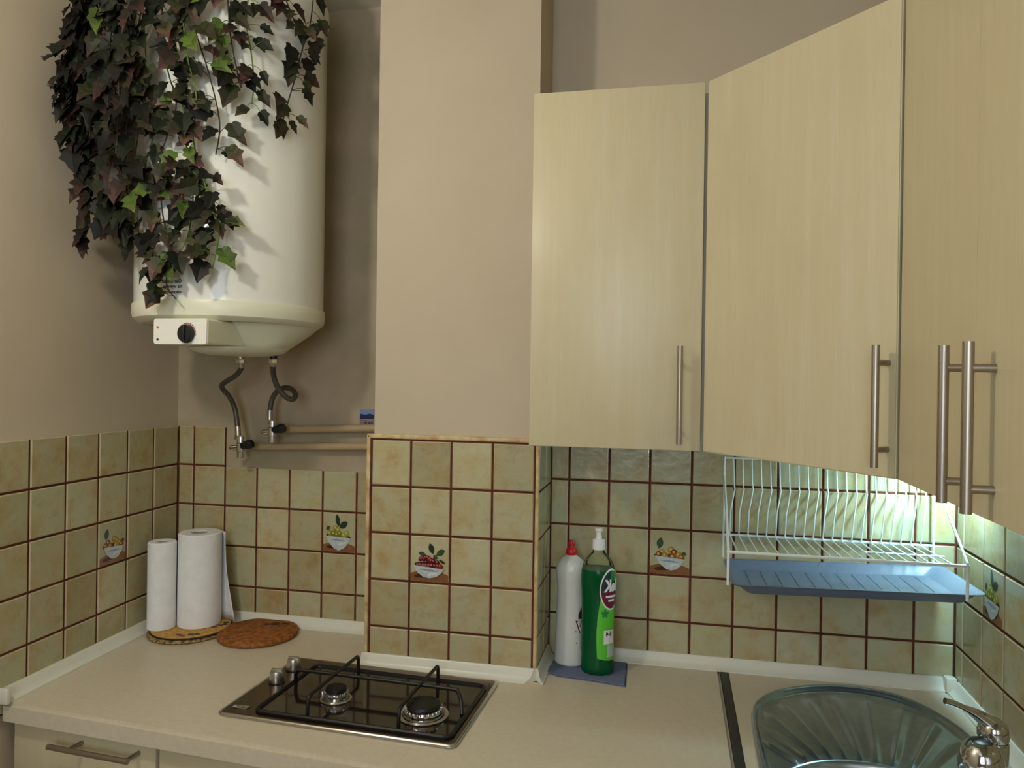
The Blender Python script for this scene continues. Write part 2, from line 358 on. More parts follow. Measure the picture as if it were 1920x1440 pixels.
motif(tc_, I4, .103+.0035, TZ-3*TH+.004, 1)
motif(tn_, FN, -.646+.103*4+.0035, TZ-.1115-2*TH+.004, 2)
motif(tb_, Matrix.Translation((0, .183, 0)), .4708+.103*2+.0035, TZ-.105-2*TH+.004, 3)
motif(tl_, FL, .1095+.1058+.004, TZ-.1115-2*TH+.004, 4)
motif(tr_, FR, .0485+.1085+.004, TZ-.105-2*TH+.004, 2)

# white cove strips between worktop and tiles
def cove(name, mtx, u0, u1, label, h=.030, d=.021, m0=0, m1=0):
    prof = [(0, 0), (-d, 0), (-d, .003), (-d*.72, .007), (-d*.45, .014), (-d*.3, h-.003), (-d*.2, h), (0, h)]
    b = mb('white_strip'); A = [b.bm.verts.new(mtx @ Vector((u0-m0*y, y, CT+.0002+z))) for y, z in prof]; B = [b.bm.verts.new(mtx @ Vector((u1+m1*y, y, CT+.0002+z))) for y, z in prof]
    n = len(prof)
    for i in range(n): b.f([A[i], A[(i+1) % n], B[(i+1) % n], B[i]])
    b.f(A); b.f(B[::-1]); return struct(b.build(name), label, 'strip')
cove('trim_4', Matrix.Translation((0, -.0015, 0)), -.016, .4235, 'white cove strip along the foot of the chimney tiles', m1=1, d=.024)
cove('trim_5', Matrix(((0, -1, 0, .4235), (1, 0, 0, 0), (0, 0, 1, 0), (0, 0, 0, 1))), -.0015, .162, 'short white cove strip on the right side of the chimney', m0=-1, d=.02)
cove('trim_6', Matrix.Translation((0, .183, 0)), .4436, 1.357, 'white cove strip behind the sink along the back wall')
cove('trim_7', FR, .0275, 1.3, 'white cove strip along the right wall beside the tap')
cove('trim_8', Matrix.Translation((0, .2108, 0)), -.675, -.014, 'white cove strip along the back of the recess')
cove('trim_9', FL, .0215, .605, 'white cove strip along the left wall')
struct(mb('white_strip').box(.600, .612, -.026, 0, CT, CT+.034, .004, mtx=FL).build('trim_10'), 'small white end cap of the left cove strip', 'end cap')
struct(mb('white_strip').box(1.357, 1.3815, .156, .1822, CT, CT+.036, .005).build('trim_11'), 'white corner piece joining the cove strips behind the tap', 'corner piece')

# ================================================================ WORKTOPS
def fy(x): return -.388-.066*(x+.676)
def worktop(name, outline, label, front=None):
    b = mb('worktop_laminate'); return tag(b.prism(outline, CT-.04, CT, .007).build(name), label, 'worktop')
worktop('worktop', [(-.6735, fy(-.676)), (.8452, fy(.846)), (.8538, .1818), (.4245, .1818), (.4245, -.0015), (-.0145, -.0015), (-.0145, .2095), (-.694, .2095)], 'cream laminate worktop under the gas hob, with a rounded front edge')
b = mb('dark_joint').prism([(.8463, -.46), (.8628, -.46), (.8725, .1605), (.8548, .1605)], CT-.038, CT+.0012); tag(b.build('joint_strip'), 'dark metal joint strip between the hob worktop and the sink worktop', 'strip')
# sink worktop with a hole for the sink
SC = Vector((1.085, -.37))                       # bowl centre
OUT = [(.884, -.66), (.886, -.45), (.890, -.287), (.895, -.14), (.901, -.063), (.912, -.012), (.931, .026), (.965, .068), (1.005, .097), (1.043, .118), (1.081, .131), (1.118, .139), (1.153, .140), (1.198, .134), (1.239, .116), (1.272, .082), (1.300, .034), (1.316, -.012), (1.325, -.06), (1.330, -.2), (1.330, -.45), (1.325, -.62), (1.29, -.68), (1.2, -.72), (1.0, -.72), (.92, -.71)]
def r_out(a):
    d = Vector((math.cos(a), math.sin(a))); best = .2
    for i in range(len(OUT)):
        p, q = Vector(OUT[i])-SC, Vector(OUT[(i+1) % len(OUT)])-SC; e_ = q-p; den = d.x*e_.y-d.y*e_.x
        if abs(den) < 1e-9: continue
        t = (p.x*e_.y-p.y*e_.x)/den; s_ = (p.x*d.y-p.y*d.x)/den
        if t > 0 and -1e-6 <= s_ <= 1+1e-6: best = t
    return best
NA = 288; ANG = [2*PI*k/NA for k in range(NA)]; RO = [r_out(a) for a in ANG]
for _ in range(2): RO = [(RO[k-1]+2*RO[k]+RO[(k+1) % NA])/4 for k in range(NA)]
b = mb('worktop_laminate')
X0, X1, Y0, Y1 = .871, 1.3625, -1.3, .1815
def sq(a):
    d = Vector((math.cos(a), math.sin(a))); t = 9
    for c, k in ((X0-SC.x, 0), (X1-SC.x, 0), (Y0-SC.y, 1), (Y1-SC.y, 1)):
        if abs(d[k]) > 1e-6 and c/d[k] > 0: t = min(t, c/d[k])
    p = SC+d*t
    x = p.x
    if p.x < .88: x = .8628+(p.y+.46)/.62*.0097 + .0016 if p.y > -.46 else .8645
    if p.x > 1.36: x = 1.3812-.03*(.183-p.y)
    return (x, p.y)
outer = [sq(a) for a in ANG]
rows = [[b.bm.verts.new((SC.x+(RO[k]-.004)*math.cos(a), SC.y+(RO[k]-.004)*math.sin(a), z)) for k, a in enumerate(ANG)] for z in (CT, CT-.04)]+[[b.bm.verts.new((outer[k][0], outer[k][1], z)) for k in range(NA)] for z in (CT, CT-.04)]
for k in range(NA):
    q = (k+1) % NA
    b.f([rows[0][k], rows[0][q], rows[2][q], rows[2][k]]); b.f([rows[1][q], rows[1][k], rows[3][k], rows[3][q]]); b.f([rows[2][k], rows[2][q], rows[3][q], rows[3][k]]); b.f([rows[0][q], rows[0][k], rows[1][k], rows[1][q]])
tag(b.build('worktop'), 'cream laminate worktop around the steel sink', 'worktop')
# base cabinets below
def base_cab(x0, x1, label, handle, fs=True):
    a = math.atan2(fy(x1)-fy(x0), x1-x0); t = thing('base_cabinet', label, 'base cabinet', (x0, fy(x0)+.022, 0), a); L = (x1-x0)/math.cos(a)
    mb('cabinet_inside').box(.002, L-.002, .02, .33, .1, CT-.0415).build('carcass', None, t)
    mb('dark_piping').box(.002, L-.002, .05, .32, .0005, .1).build('plinth', None, t)
    d = mb('maple').box(.003, L-.004, 0, .0185, .80, CT-.047, .002).build('drawer_front', None, t)
    mb('maple').box(.003, L-.004, 0, .0185, .11, .795, .002).build('door', None, t)
    if handle:
        h = mb('steel_brushed'); h.tube([(handle[0], -.036, .912), (handle[1], -.036, .912)], .0058, n=14); h.build('handle', None, d)
        for q in (handle[0]+.052, handle[1]-.006-.0): mb('steel_brushed').tube([(q, 0, .912), (q, -.034, .912)], .0046).build('handle_post', None, d)
    return t
base_cab(-.668, -.292, 'maple base cabinet with a steel bar drawer handle, at the far left', (.135, .338))
base_cab(-.290, .50, 'maple base cabinet right of the seam, directly below the gas hob', None)
t = thing('base_cabinet', 'maple corner base cabinet under the steel sink', 'base cabinet', (.885, -1.28, 0))
b = mb('cabinet_inside'); b.box(0, .018, 0, 1.3, .1, .9385); b.box(.40, .42, 0, 1.3, .1, .9385); b.box(.018, .40, 1.28, 1.3, .1, .9385); b.box(.018, .40, 0, .018, .1, .9385); b.box(.018, .40, .018, 1.28, .1, .118); b.build('carcass', None, t)
mb('dark_piping').box(.05, .40, .02, 1.28, .0005, .1).build('plinth', None, t)
mb('maple').box(-.019, -.0005, .01, .55, .11, .932, .002).build('door', None, t); mb('maple').box(-.019, -.0005, .556, 1.0, .11, .932, .002).build('door', None, t)

# ================================================================ WALL CABINETS
ZB, ZT = 1.5485, 2.309
A = Vector((.786, -.15)); B = Vector((1.056, -.490))
def bar_handle(parent, p, n, z0, z1, zp0, zp1, so=.030, r=.0058):
    q = p+n*so; h = mb('steel_brushed').tube([(q.x, q.y, z0), (q.x, q.y, z1)], r, n=16).build('handle', None, parent)
    for z in (zp0, zp1): mb('steel_brushed').tube([(p.x, p.y, z), (q.x, q.y, z)], .0047, n=12).build('handle_post', None, h)
t = thing('wall_cabinet', 'narrow maple wall cabinet with one door and bar handle, beside the chimney', 'wall cabinet', (0, 0, 0))
mb('cabinet_inside').box(.432, .7815, -.128, .1925, ZB+.0165, ZT-.001).build('carcass', None, t)
d = mb('maple').box(.424, .7830, -.15, -.1305, ZB, ZT, .0022).build('door', None, t)
bar_handle(d, Vector((.7395, -.15)), Vector((0, -1)), 1.564, 1.764, 1.589, 1.728)
# corner cabinet, diagonal door
t = thing('wall_cabinet', 'maple corner wall cabinet with a diagonal door, right of the narrow one', 'wall cabinet', (0, 0, 0))
tt = (B-A).normalized(); nn = Vector((tt.y, -tt.x)); nn = nn if nn.y < 0 else -nn
bk = -nn*.021
mb('cabinet_inside').prism([(.7835, .1925), (.7835, -.122), (A.x+.008+bk.x*1.1, A.y+bk.y*1.1+.004), (B.x+bk.x*1.1, B.y+bk.y*1.1+.006), (1.345, -.488), (1.362, .1925)][::-1], ZB+.0165, ZT-.013).build('carcass', None, t)
b = mb('maple'); p0 = A+tt*.003; p1 = B-tt*.0005
def slab(b, p0, p1, n, th, z00, z01, z10, z11, bv=.0018):
    bb = bmesh.new(); V = []
    for p, za, zb in ((p0, z00, z01), (p1, z10, z11)):
        for q in (p, p-n*th): V += [bb.verts.new((q.x, q.y, za)), bb.verts.new((q.x, q.y, zb))]
    for f_ in ((0, 1, 5, 4), (2, 6, 7, 3), (0, 2, 3, 1), (4, 5, 7, 6), (1, 3, 7, 5), (0, 4, 6, 2)): bb.faces.new([V[k] for k in f_])
    bmesh.ops.recalc_face_normals(bb, faces=bb.faces[:]); bmesh.ops.bevel(bb, geom=bb.edges[:], offset=bv, segments=2, affect='EDGES'); b.merge(bb)
slab(b, p0, p1, nn, .0185, ZB, ZT, ZB-.003, ZT-.022)
d = b.build('door', None, t)
bar_handle(d, A+tt*.4195, nn, 1.563, 1.750, 1.590, 1.723)
# right wall cabinet, two doors
ta = Vector((math.sin(RA), -math.cos(RA))); na = Vector((-math.cos(RA), -math.sin(RA)))
t = thing('wall_cabinet', 'maple wall cabinet with two doors and paired bar handles, nearest the camera on the right', 'wall cabinet', (0, 0, 0))
Q0 = B+Vector((.003, -.004)); Ld = (.79-.494)
cz = ZT-.025; L2 = 2*Ld+.05
P4 = [Q0-na*.021+ta*.002, Q0-na*.021+ta*L2, Q0-na*.021+ta*L2-na*.282, Q0-na*.021+ta*.002-na*.282]
mb('cabinet_inside').prism([(p.x, p.y) for p in P4], ZB+.0165, cz-.01).build('carcass', None, t)
for k in range(2):
    b = mb('maple'); a0 = Q0+ta*(k*(Ld+.0004)); a1 = Q0+ta*(k*(Ld+.0004)+Ld+(.05 if k else 0)); slab(b, a0, a1, na, .0185, ZB-.003, cz, ZB-.003, cz, .0003)
    d = b.build('door', None, t)
    if k == 0: bar_handle(d, Q0+ta*(.770-.494), na, 1.553, 1.735, 1.578, 1.709, .026)
    else: bar_handle(d, Q0+ta*(.846-.494), na, 1.553, 1.735, 1.579, 1.707, .026)
# lamp fixed under the right cabinet
t = thing('under_cabinet_lamp', 'slim fluorescent lamp fixed beneath the corner wall cabinet along the right wall', 'lamp', (0, 0, 0))
mb('panel_white').box(1.322, 1.362, -.06, .14, ZB+.004, ZB+.0163, .002).build('housing', None, t)
mb('tube_glow').tube([(1.345, -.04, ZB-.004), (1.345, .12, ZB-.004)], .007, n=12).build('tube', None, t)
l = bpy.data.lights.new('tube_light', 'AREA'); l.shape = 'RECTANGLE'; l.size = .16; l.size_y = .02; l.energy = UNDER; l.color = (.48, .86, 1)
lo = bpy.data.objects.new('tube_light', l); C.objects.link(lo); lo.parent = t; lo.location = (1.345, .045, ZB-.020); lo.rotation_euler = Vector((-.22, .55, -.8)).to_track_quat('-Z', 'X').to_euler()
# pendant lamp left of the camera
t = thing('ceiling_lamp', 'small round pendant lamp hanging outside the picture on the left', 'lamp', (-.31, -1.15, 0))
mb('panel_white').lathe([(.05, CZ), (.05, CZ-.02), (.012, CZ-.03), (.012, CZ-.03), (.004, CZ-.032), (.004, CZ-.17), (.014, CZ-.175), (.014, CZ-.2)], 0, 0, 20).build('ceiling_rose', None, t)
mb('globe_glow').lathe([(.001, CZ-.30)]+[(.05*math.sin(PI*k/8), CZ-.25-.05*math.cos(PI*k/8)) for k in range(1, 8)]+[(.013, CZ-.2)], 0, 0, 20).build('globe', None, t)
l = bpy.data.lights.new('ceiling_bulb', 'POINT'); l.energy = CEIL_L; l.color = (1, .95, .82); l.shadow_soft_size = .05
lo = bpy.data.objects.new('ceiling_bulb', l); C.objects.link(lo); lo.parent = t; lo.location = (0, 0, CZ-.37)

# ================================================================ WATER HEATER
HX, HY, HR = -.366, -.036, .2235
t = thing('water_heater', 'white round wall-mounted water heater with a control panel, half hidden by ivy', 'water heater', (HX, HY, 1.738))
zz = lambda z: z-1.738
mb('heater_white').lathe([(HR, zz(1.857)), (HR, zz(2.60)), (HR-.01, zz(2.615))], n=72).build('body', None, t)
mb('heater_cream').lathe([(HR-.006, zz(1.8615)), (HR+.003, zz(1.860)), (HR+.0045, zz(1.856)), (HR+.0045, zz(1.838)), (HR+.001, zz(1.825)), (HR-.010, zz(1.816)), (HR-.02, zz(1.8145))], n=72, cap=False).build('bottom_rim', None, t)
mb('heater_cream').lathe([(HR-.004, zz(2.598)), (HR+.004, zz(2.602)), (HR+.004, zz(2.63)), (HR-.03, zz(2.668)), (.1, zz(2.69)), (.001, zz(2.693))], n=72, cap=False).build('top_cap', None, t)
mb('heater_cream').lathe([(HR-.019, zz(1.8150)), (HR-.022, zz(1.8162)), (.001, zz(1.8162))], n=72, cap=False).build('bottom_plate', None, t)
b = mb('heater_cream'); n = 56; prev = None
for r, z, ox, oy in ((.172, 1.8158, .030, .022), (.168, 1.810, .030, .022), (.150, 1.794, .031, .018), (.122, 1.772, .033, .010), (.098, 1.754, .036, .002), (.078, 1.7445, .038, -.004), (.05, 1.741, .038, -.004), (.001, 1.7405, .038, -.004)):
    ring_ = [b.bm.verts.new((ox+r*math.cos(2*PI*k/n), oy+r*math.sin(2*PI*k/n), zz(z))) for k in range(n)]
    if prev:
        for k in range(n): b.f([prev[k], prev[(k+1) % n], ring_[(k+1) % n], ring_[k]])
    prev = ring_
b.build('bottom_dome', None, t)
# control box: flat front panel, rounded underside
b = mb('heater_cream'); b.prism(rrect(-.406-HX, -.272-HX, zz(1.758), zz(1.8155), .007), -.235, -.02, 0, Matrix(((1, 0, 0, 0), (0, 0, 1, 0), (0, 1, 0, 0), (0, 0, 0, 1))))
b.build('control_box', None, t)
b = mb('heater_cream').lathe([(.001, zz(1.7395)), (.07, zz(1.741)), (.105, zz(1.748)), (.115, zz(1.757))], .062, -.062, 40, cap=False); b.build('service_cover', None, t)
b = mb('panel_white').prism(rrect(-.4055-HX, -.2735-HX, zz(1.7585), zz(1.815), .006), -.2385, -.2352, 0, Matrix(((1, 0, 0, 0), (0, 0, 1, 0), (0, 1, 0, 0), (0, 0, 0, 1))))
pan = b.build('control_panel', None, t)
KX = Matrix.Translation((-.321-HX, -.2385, zz(1.7815))) @ Matrix.Rotation(PI/2, 4, 'X') @ Matrix.Diagonal((1, 1.14, 1, 1))
kn = mb('black_plastic'); kn.lathe([(.0185, 0), (.0185, .006), (.0165, .012), (.001, .0125)], n=28, mtx=KX); kn.box(-.003, .003, -.016, .016, .011, .0165, .001, mtx=KX); kn = kn.build('thermostat_knob', None, t)
b = mb('print_red')
for k in range(14):
    a0 = math.radians(-10+k*14.5); a1 = a0+math.radians(11)
    b.poly([KX @ Vector((r*math.cos(a), r*math.sin(a), .0004)) for r, a in ((.0192, a0), (.0215, a0), (.0215, a1), (.0192, a1))])
b.build('dial_marks', None, pan)
for z, mm, nm in ((1.7955, 'lamp_orange', 'indicator_light'), (1.7685, 'print_black', 'indicator_light')):
    mb(mm).lathe([(.0028, 0), (.0028, .001), (.001, .0022)], n=12, mtx=Matrix.Translation((-.395-HX, -.2385, zz(z))) @ Matrix.Rotation(PI/2, 4, 'X')).build(nm, None, pan)
# worn notice printed on the cylinder (mirrored in the photograph)
def on_cyl(bm, R, cx, cz, k=1.0):
    """wrap flat x/y shape onto the heater cylinder; cx is the angle at x=0"""
    for v in bm.verts:
        a = cx+v.co.x/R; z = v.co.y*k+cz; v.co = Vector((R*math.cos(a), R*math.sin(a), z))
    return bm
b = mb('print_black')
for s_, zc, xo in (('Gaz-onnica', 1.900, .0), ('na wyrobq', 1.888, .002), ('niezawodna', 1.876, -.002)):
    tm = text_mesh(s_, .0115, True, .0002); bmesh.ops.translate(tm, verts=tm.verts, vec=(xo, 0, 0)); b.merge(on_cyl(tm, HR+.0006, math.radians(-92), zz(zc)))
b.build('printed_notice', None, t, recalc=False)
for x0, x1, z0, z1 in ((-.045, -.022, 2.082, 2.090), (.016, .021, 2.084, 2.104), (.024, .029, 2.084, 2.106)):
    b = mb('print_red'); v = [(x0, z0), (x1, z0), (x1, z1), (x0, z1)]; b.poly([Vector(((HR+.0006)*math.cos(math.radians(-92)+x/HR), (HR+.0006)*math.sin(math.radians(-92)+x/HR), zz(z))) for x, z in v])
    b.build('red_emblem', None, t)
mb('black_plastic').lathe([(.0095, zz(1.7368)), (.0095, zz(1.775))], -.2855-HX, .026-HY, 16).build('hot_outlet', None, t)
mb('steel').lathe([(.008, zz(1.736)), (.008, zz(1.755))], -.377-HX, .022-HY, 16).build('cold_inlet', None, t)
mb('steel').box(-.09, .09, .2, .2555, zz(2.3), zz(2.42), .004).build('wall_bracket', None, t)
# braided hoses
H1 = [(-.377, .022, 1.7345), (-.3865, .0388, 1.7122), (-.4123, .0576, 1.6938), (-.4482, .0763, 1.6791), (-.4801, .0951, 1.6656), (-.4874, .1139, 1.6522), (-.4809, .1327, 1.6328), (-.475, .15, 1.6011), (-.466, .15, 1.5562), (-.4625, .15, 1.522)]
H2 = [(-.2855, .026, 1.7352), (-.2895, .031, 1.7145), (-.2957, .0482, 1.6881), (-.291, .0622, 1.6601), (-.2753, .0763, 1.6361), (-.2633, .0904, 1.631), (-.2638, .1045, 1.6431), (-.2832, .1186, 1.6566), (-.3102, .1327, 1.6609), (-.3406, .1467, 1.6524), (-.3584, .15, 1.6298), (-.3645, .15, 1.6035), (-.3655, .15, 1.568)]
for H, lb in ((H1, 'kinked braided water hose under the heater, the left one'), (H2, 'looped braided water hose under the heater, the right one')):
    t = thing('braided_hose', lb, 'hose', H[-1]); L0 = Vector(H[-1]); S = [Vector(p)-L0 for p in smooth(H, 6)]
    mb('hose_braid').tube(S[4:-4], .0070, n=14).build('hose', None, t)
    for a_, s_ in ((S[:6], 0), (S[-6:], 1)):
        d_ = (a_[-1]-a_[0]); mb('steel').tube(a_, .0080, n=14).build('ferrule', None, t)
        p = a_[0] if s_ == 0 else a_[-1]; dd = Vector((0, 0, 1))
        mb('chrome').tube([p+dd*(.0 if s_ == 0 else -.009), p+dd*(-.010 if s_ == 0 else .003)], .0112, n=6).build('hose_nut', None, t)
def angle_valve(loc, label, tap):
    t = thing('angle_valve', label, 'valve', loc); t.scale = (1.2, 1, 1.1)
    mb('chrome').lathe([(.0075, .020), (.0085, .016), (.0085, .004), (.011, .002), (.011, -.018), (.0085, -.020), (.0085, -.034), (.007, -.036)], .006, 0, 18).build('body', None, t)
    mb('chrome').tube([(.006, 0, -.006), (.004, .028, -.004), (.004, .058, -.004)], [.0095, .0085, .0085], n=14).build('wall_stub', None, t)
    mb('black_plastic' if tap else 'steel_brushed').tube([(.012, -.004, -.004), (.034, -.008, .001), (.041, -.008, .003)], [.0085, .0125, .010], n=12).build('handle', None, t)
    mb('chrome').tube([(.0, -.002, -.008), (-.014, -.006, -.010), (-.018, -.006, -.010)], [.006, .0075, .005], n=12).build('side_nut', None, t)
angle_valve((-.4625, .15, 1.500), 'chrome angle valve below the left hose, lower of the two', 1)
angle_valve((-.3655, .15, 1.547), 'chrome angle valve below the right hose, higher of the two', 1)
for a_, b_, lb in (((-.358, .196, 1.5415), (.001, .196, 1.5555), 'upper beige painted water pipe along the recess wall'), ((-.449, .196, 1.490), (.001, .196, 1.504), 'lower beige painted water pipe along the recess wall')):
    o = mb('pipe_paint').tube([(a_[0]-.004, .218, a_[2]), (a_[0]+.002, .199, a_[2]), (a_[0]+.015, a_[1], a_[2]), b_], .0105, n=14).build('water_pipe'); tag(o, lb, 'pipe')
t = thing('picture_sticker', 'small landscape picture stuck on the recess wall beside the chimney', 'sticker', (0, 0, 0))
mb('photo_sky').box(-.128, -.0855, .2188, .2206, 1.5585, 1.6035).build('print', None, t)
mb('photo_hills').prism([(-.1275, 1.576), (-.086, 1.576), (-.086, 1.588), (-.098, 1.5915), (-.11, 1.588), (-.1275, 1.5905)], -.2187, -.2180, 0, Matrix(((1, 0, 0, 0), (0, 0, -1, 0), (0, 1, 0, 0), (0, 0, 0, 1)))).build('hills', None, t)
b = mb('photo_town').prism([(-.1275, 1.559), (-.086, 1.559), (-.086, 1.573), (-.1275, 1.5745)], -.2187, -.2182, 0, Matrix(((1, 0, 0, 0), (0, 0, -1, 0), (0, 1, 0, 0), (0, 0, 0, 1)))); b.m('photo_hills')
for x in (-.112, -.102, -.094): b.box(x, x+.005, .2174, .2181, 1.563, 1.568)
b.build('town', None, t)

# ================================================================ IVY
IV = [[(-0.127, -0.085, 2.647), (-0.13, -0.097, 2.539), (-0.138, -0.122, 2.458), (-0.146, -0.14, 2.382), (-0.155, -0.158, 2.314), (-0.163, -0.17, 2.255)], [(-0.208, -0.228, 2.577), (-0.214, -0.233, 2.48), (-0.206, -0.226, 2.417), (-0.201, -0.221, 2.353), (-0.203, -0.224, 2.298)], [(-0.249, -0.255, 2.566), (-0.243, -0.252, 2.461), (-0.233, -0.246, 2.392), (-0.221, -0.238, 2.33)], [(-0.17, -0.181, 2.599), (-0.155, -0.158, 2.548), (-0.142, -0.131, 2.498)], [(-0.603, -0.251, 2.603), (-0.621, -0.275, 2.47), (-0.626, -0.302, 2.362), (-0.623, -0.297, 2.279)], [(-0.596, -0.243, 2.607), (-0.615, -0.266, 2.413), (-0.623, -0.278, 2.287), (-0.62, -0.273, 2.209)], [(-0.576, -0.241, 2.606), (-0.591, -0.237, 2.412), (-0.603, -0.252, 2.246), (-0.598, -0.245, 2.136), (-0.602, -0.25, 2.024)], [(-0.503, -0.284, 2.575), (-0.519, -0.275, 2.353), (-0.566, -0.236, 2.212), (-0.515, -0.277, 2.076), (-0.47, -0.3, 2.008)], [(-0.45, -0.307, 2.558), (-0.451, -0.307, 2.336), (-0.46, -0.303, 2.185), (-0.449, -0.307, 2.066), (-0.427, -0.313, 2.012)], [(-0.505, -0.306, 2.564), (-0.515, -0.301, 2.449), (-0.542, -0.283, 2.352), (-0.508, -0.304, 2.246)], [(-0.449, -0.276, 2.575), (-0.427, -0.282, 2.38), (-0.4, -0.287, 2.246), (-0.434, -0.28, 2.132), (-0.45, -0.275, 2.027), (-0.418, -0.284, 1.941)], [(-0.387, -0.294, 2.559), (-0.367, -0.294, 2.37), (-0.343, -0.293, 2.275), (-0.38, -0.294, 2.161), (-0.372, -0.294, 2.043), (-0.351, -0.294, 1.961), (-0.36, -0.294, 1.891), (-0.337, -0.293, 1.856)], [(-0.337, -0.298, 2.551), (-0.317, -0.295, 2.389), (-0.296, -0.29, 2.297), (-0.301, -0.291, 2.204), (-0.281, -0.285, 2.124), (-0.262, -0.278, 2.055), (-0.247, -0.271, 2.01), (-0.26, -0.277, 1.922)], [(-0.326, -0.286, 2.557), (-0.308, -0.283, 2.452), (-0.277, -0.273, 2.349), (-0.256, -0.264, 2.246), (-0.262, -0.267, 2.175)], [(-0.364, -0.289, 2.559), (-0.348, -0.289, 2.406), (-0.328, -0.287, 2.254), (-0.318, -0.285, 2.16), (-0.306, -0.282, 2.067), (-0.324, -0.286, 1.974), (-0.38, -0.289, 1.928)], [(-0.403, -0.307, 2.553), (-0.441, -0.299, 2.42), (-0.426, -0.303, 2.277), (-0.444, -0.298, 2.151), (-0.494, -0.278, 2.099), (-0.574, -0.217, 2.093)], [(-0.413, -0.336, 2.538), (-0.459, -0.325, 2.41), (-0.462, -0.324, 2.283), (-0.473, -0.32, 2.157), (-0.549, -0.278, 2.065)], [(-0.609, -0.26, 2.599), (-0.605, -0.254, 2.479), (-0.614, -0.266, 2.352), (-0.608, -0.258, 2.244), (-0.596, -0.243, 2.186)]]
t = thing('ivy_garland', 'artificial ivy with dark green and purplish leaves trailing over the water heater', 'ivy', (-.40, -.20, 2.66))
T0 = Vector((-.40, -.20, 2.66)); R = random.Random(11)
HALF = [(0, -.02), (.14, -.06), (.30, .01), (.41, .13), (.33, .27), (.47, .46), (.27, .57), (.14, .80), (0, 1)]
def add_leaf(b, cols, p, dirv, nrm, L, kind):
    y = dirv.normalized(); x = y.cross(nrm).normalized(); z = x.cross(y).normalized()
    fold = R.uniform(.15, .6); droop = R.uniform(.0, .45); wd = R.uniform(.72, 1.0); jag = [R.uniform(.88, 1.12) for _ in HALF]; tw = R.uniform(-.25, .25)
    base = {0: (34, 40, 26), 1: (54, 66, 34), 2: (42, 38, 28), 3: (92, 122, 46), 4: (70, 84, 44), 5: (28, 30, 22)}[kind]
    tipc = {0: (40, 50, 34), 1: (84, 66, 52), 2: (104, 66, 62), 3: (120, 140, 62), 4: (146, 96, 92), 5: (36, 34, 32)}[kind]
    def pt(u, v):
        a = v*.8; return p+L*(x*(u*wd+tw*v*v)+y*v+z*(abs(u)*fold*.6-droop*v*v*.6))
    for sgn in (1, -1):
        edge = [(u*sgn*j, v) for (u, v), j in zip(HALF, jag)]; mid = [(0, v) for v in (-.02, .05, .15, .28, .40, .55, .66, .82, 1)]
        E_ = [b.bm.verts.new(pt(*q)) for q in edge[1:-1]]; Mv = [b.bm.verts.new(pt(*q)) for q in mid]
        ch = [Mv[0]]+E_+[Mv[-1]]
        for i in range(8):
            vs = [Mv[i], ch[i], ch[i+1], Mv[i+1]]
            vs = [v for k, v in enumerate(vs) if v not in vs[:k]]
            if sgn < 0: vs = vs[::-1]
            if len(vs) > 2 and b.f(vs):
                f = (i/7)**1.6; k = R.uniform(.55, .8); cols.append(RGB(*[max(0, min(255, (a+(c-a)*f)*k)) for a, c in zip(base, tipc)]))
dense = {4, 5, 6, 7, 8, 9, 15, 16, 17}; mid = {10, 11, 12, 13, 14}
heat = Vector((HX, HY, 0))
for si, S in enumerate(IV):
    P = smooth(S, 8); st = mb('stem_green' if si in (1, 10, 12, 14) else 'stem_dark').tube([p-T0 for p in P], .0016, n=6)
    b = mb('leaf'); cols = []; acc = 0; nxt = R.uniform(0, .02)
    for q, p in zip(P, P[1:]):
        acc += (p-q).length
        if acc < nxt: continue
        nxt = acc+(R.uniform(.012, .022) if si in dense else (R.uniform(.015, .026) if p.z < 2.15 else R.uniform(.022, .038)) if si in mid else R.uniform(.017, .030))
        if p.z > 2.60: continue
        out = Vector((p.x-heat.x, p.y-heat.y, 0)).normalized(); cv = Vector((.709-p.x, -1.695-p.y, 0)).normalized()
        side = Vector((-out.y, out.x, 0))
        nl = 2 if si in (8, 15, 16) else 3 if si in dense or (si in mid and 1.98 < p.z < 2.15) else 1 if si in mid and p.z < 1.93 else 2
        for _ in range(nl):
            if R.random() < .12: continue
            sd = R.choice((-1, 1))*R.uniform(.2, 1); pet = R.uniform(.012, .034)
            d0 = (side*sd+Vector((0, 0, R.uniform(-.7, .5)))+out*R.uniform(.0, .6)).normalized(); q2 = p+d0*pet
            lim = -.697+LA*(.2108-q2.y)+.045
            if q2.x < lim: q2.x = lim+R.uniform(0, .02)
            rr = Vector((q2.x-heat.x, q2.y-heat.y)); 
            if rr.length < HR+.012: rr = rr.normalized()*(HR+.012+R.uniform(0, .012)); q2.x, q2.y = heat.x+rr.x, heat.y+rr.y
            ld = (d0*.6+Vector((0, 0, -R.uniform(.3, 1.1)))+side*R.uniform(-.5, .5)).normalized()
            nr = (out*R.uniform(.3, 1)+cv*.6+side*R.uniform(-.5, .5)+Vector((0, 0, R.uniform(-.2, .7)))).normalized()
            L = R.uniform(.032, .060)*(1.05 if si in dense else .95)
            tp = q2+ld*L*.9; r2_ = Vector((tp.x-heat.x, tp.y-heat.y))
            if r2_.length < HR+.006: ld = (ld+out*(HR+.012-r2_.length)/L).normalized()
            if tp.x < lim-.03: ld = (ld+Vector((1, 0, 0))).normalized()
            st.tube([p-T0, (p+q2)/2-T0+Vector((0, 0, .003)), q2-T0], .0008, n=5)
            k = R.choices((0, 1, 2, 3, 4, 5), (5, 2, 3, .35, .4, 5) if si in dense else (3.4, 3.4, 2.4, 1.3, 1.8, 2))[0]
            add_leaf(b, cols, q2-T0, ld, nr, L, k)
    so = st.build('vine', None, t); fo = b.build('foliage', None, so, recalc=False); paint_attr(fo, 'paint', cols)

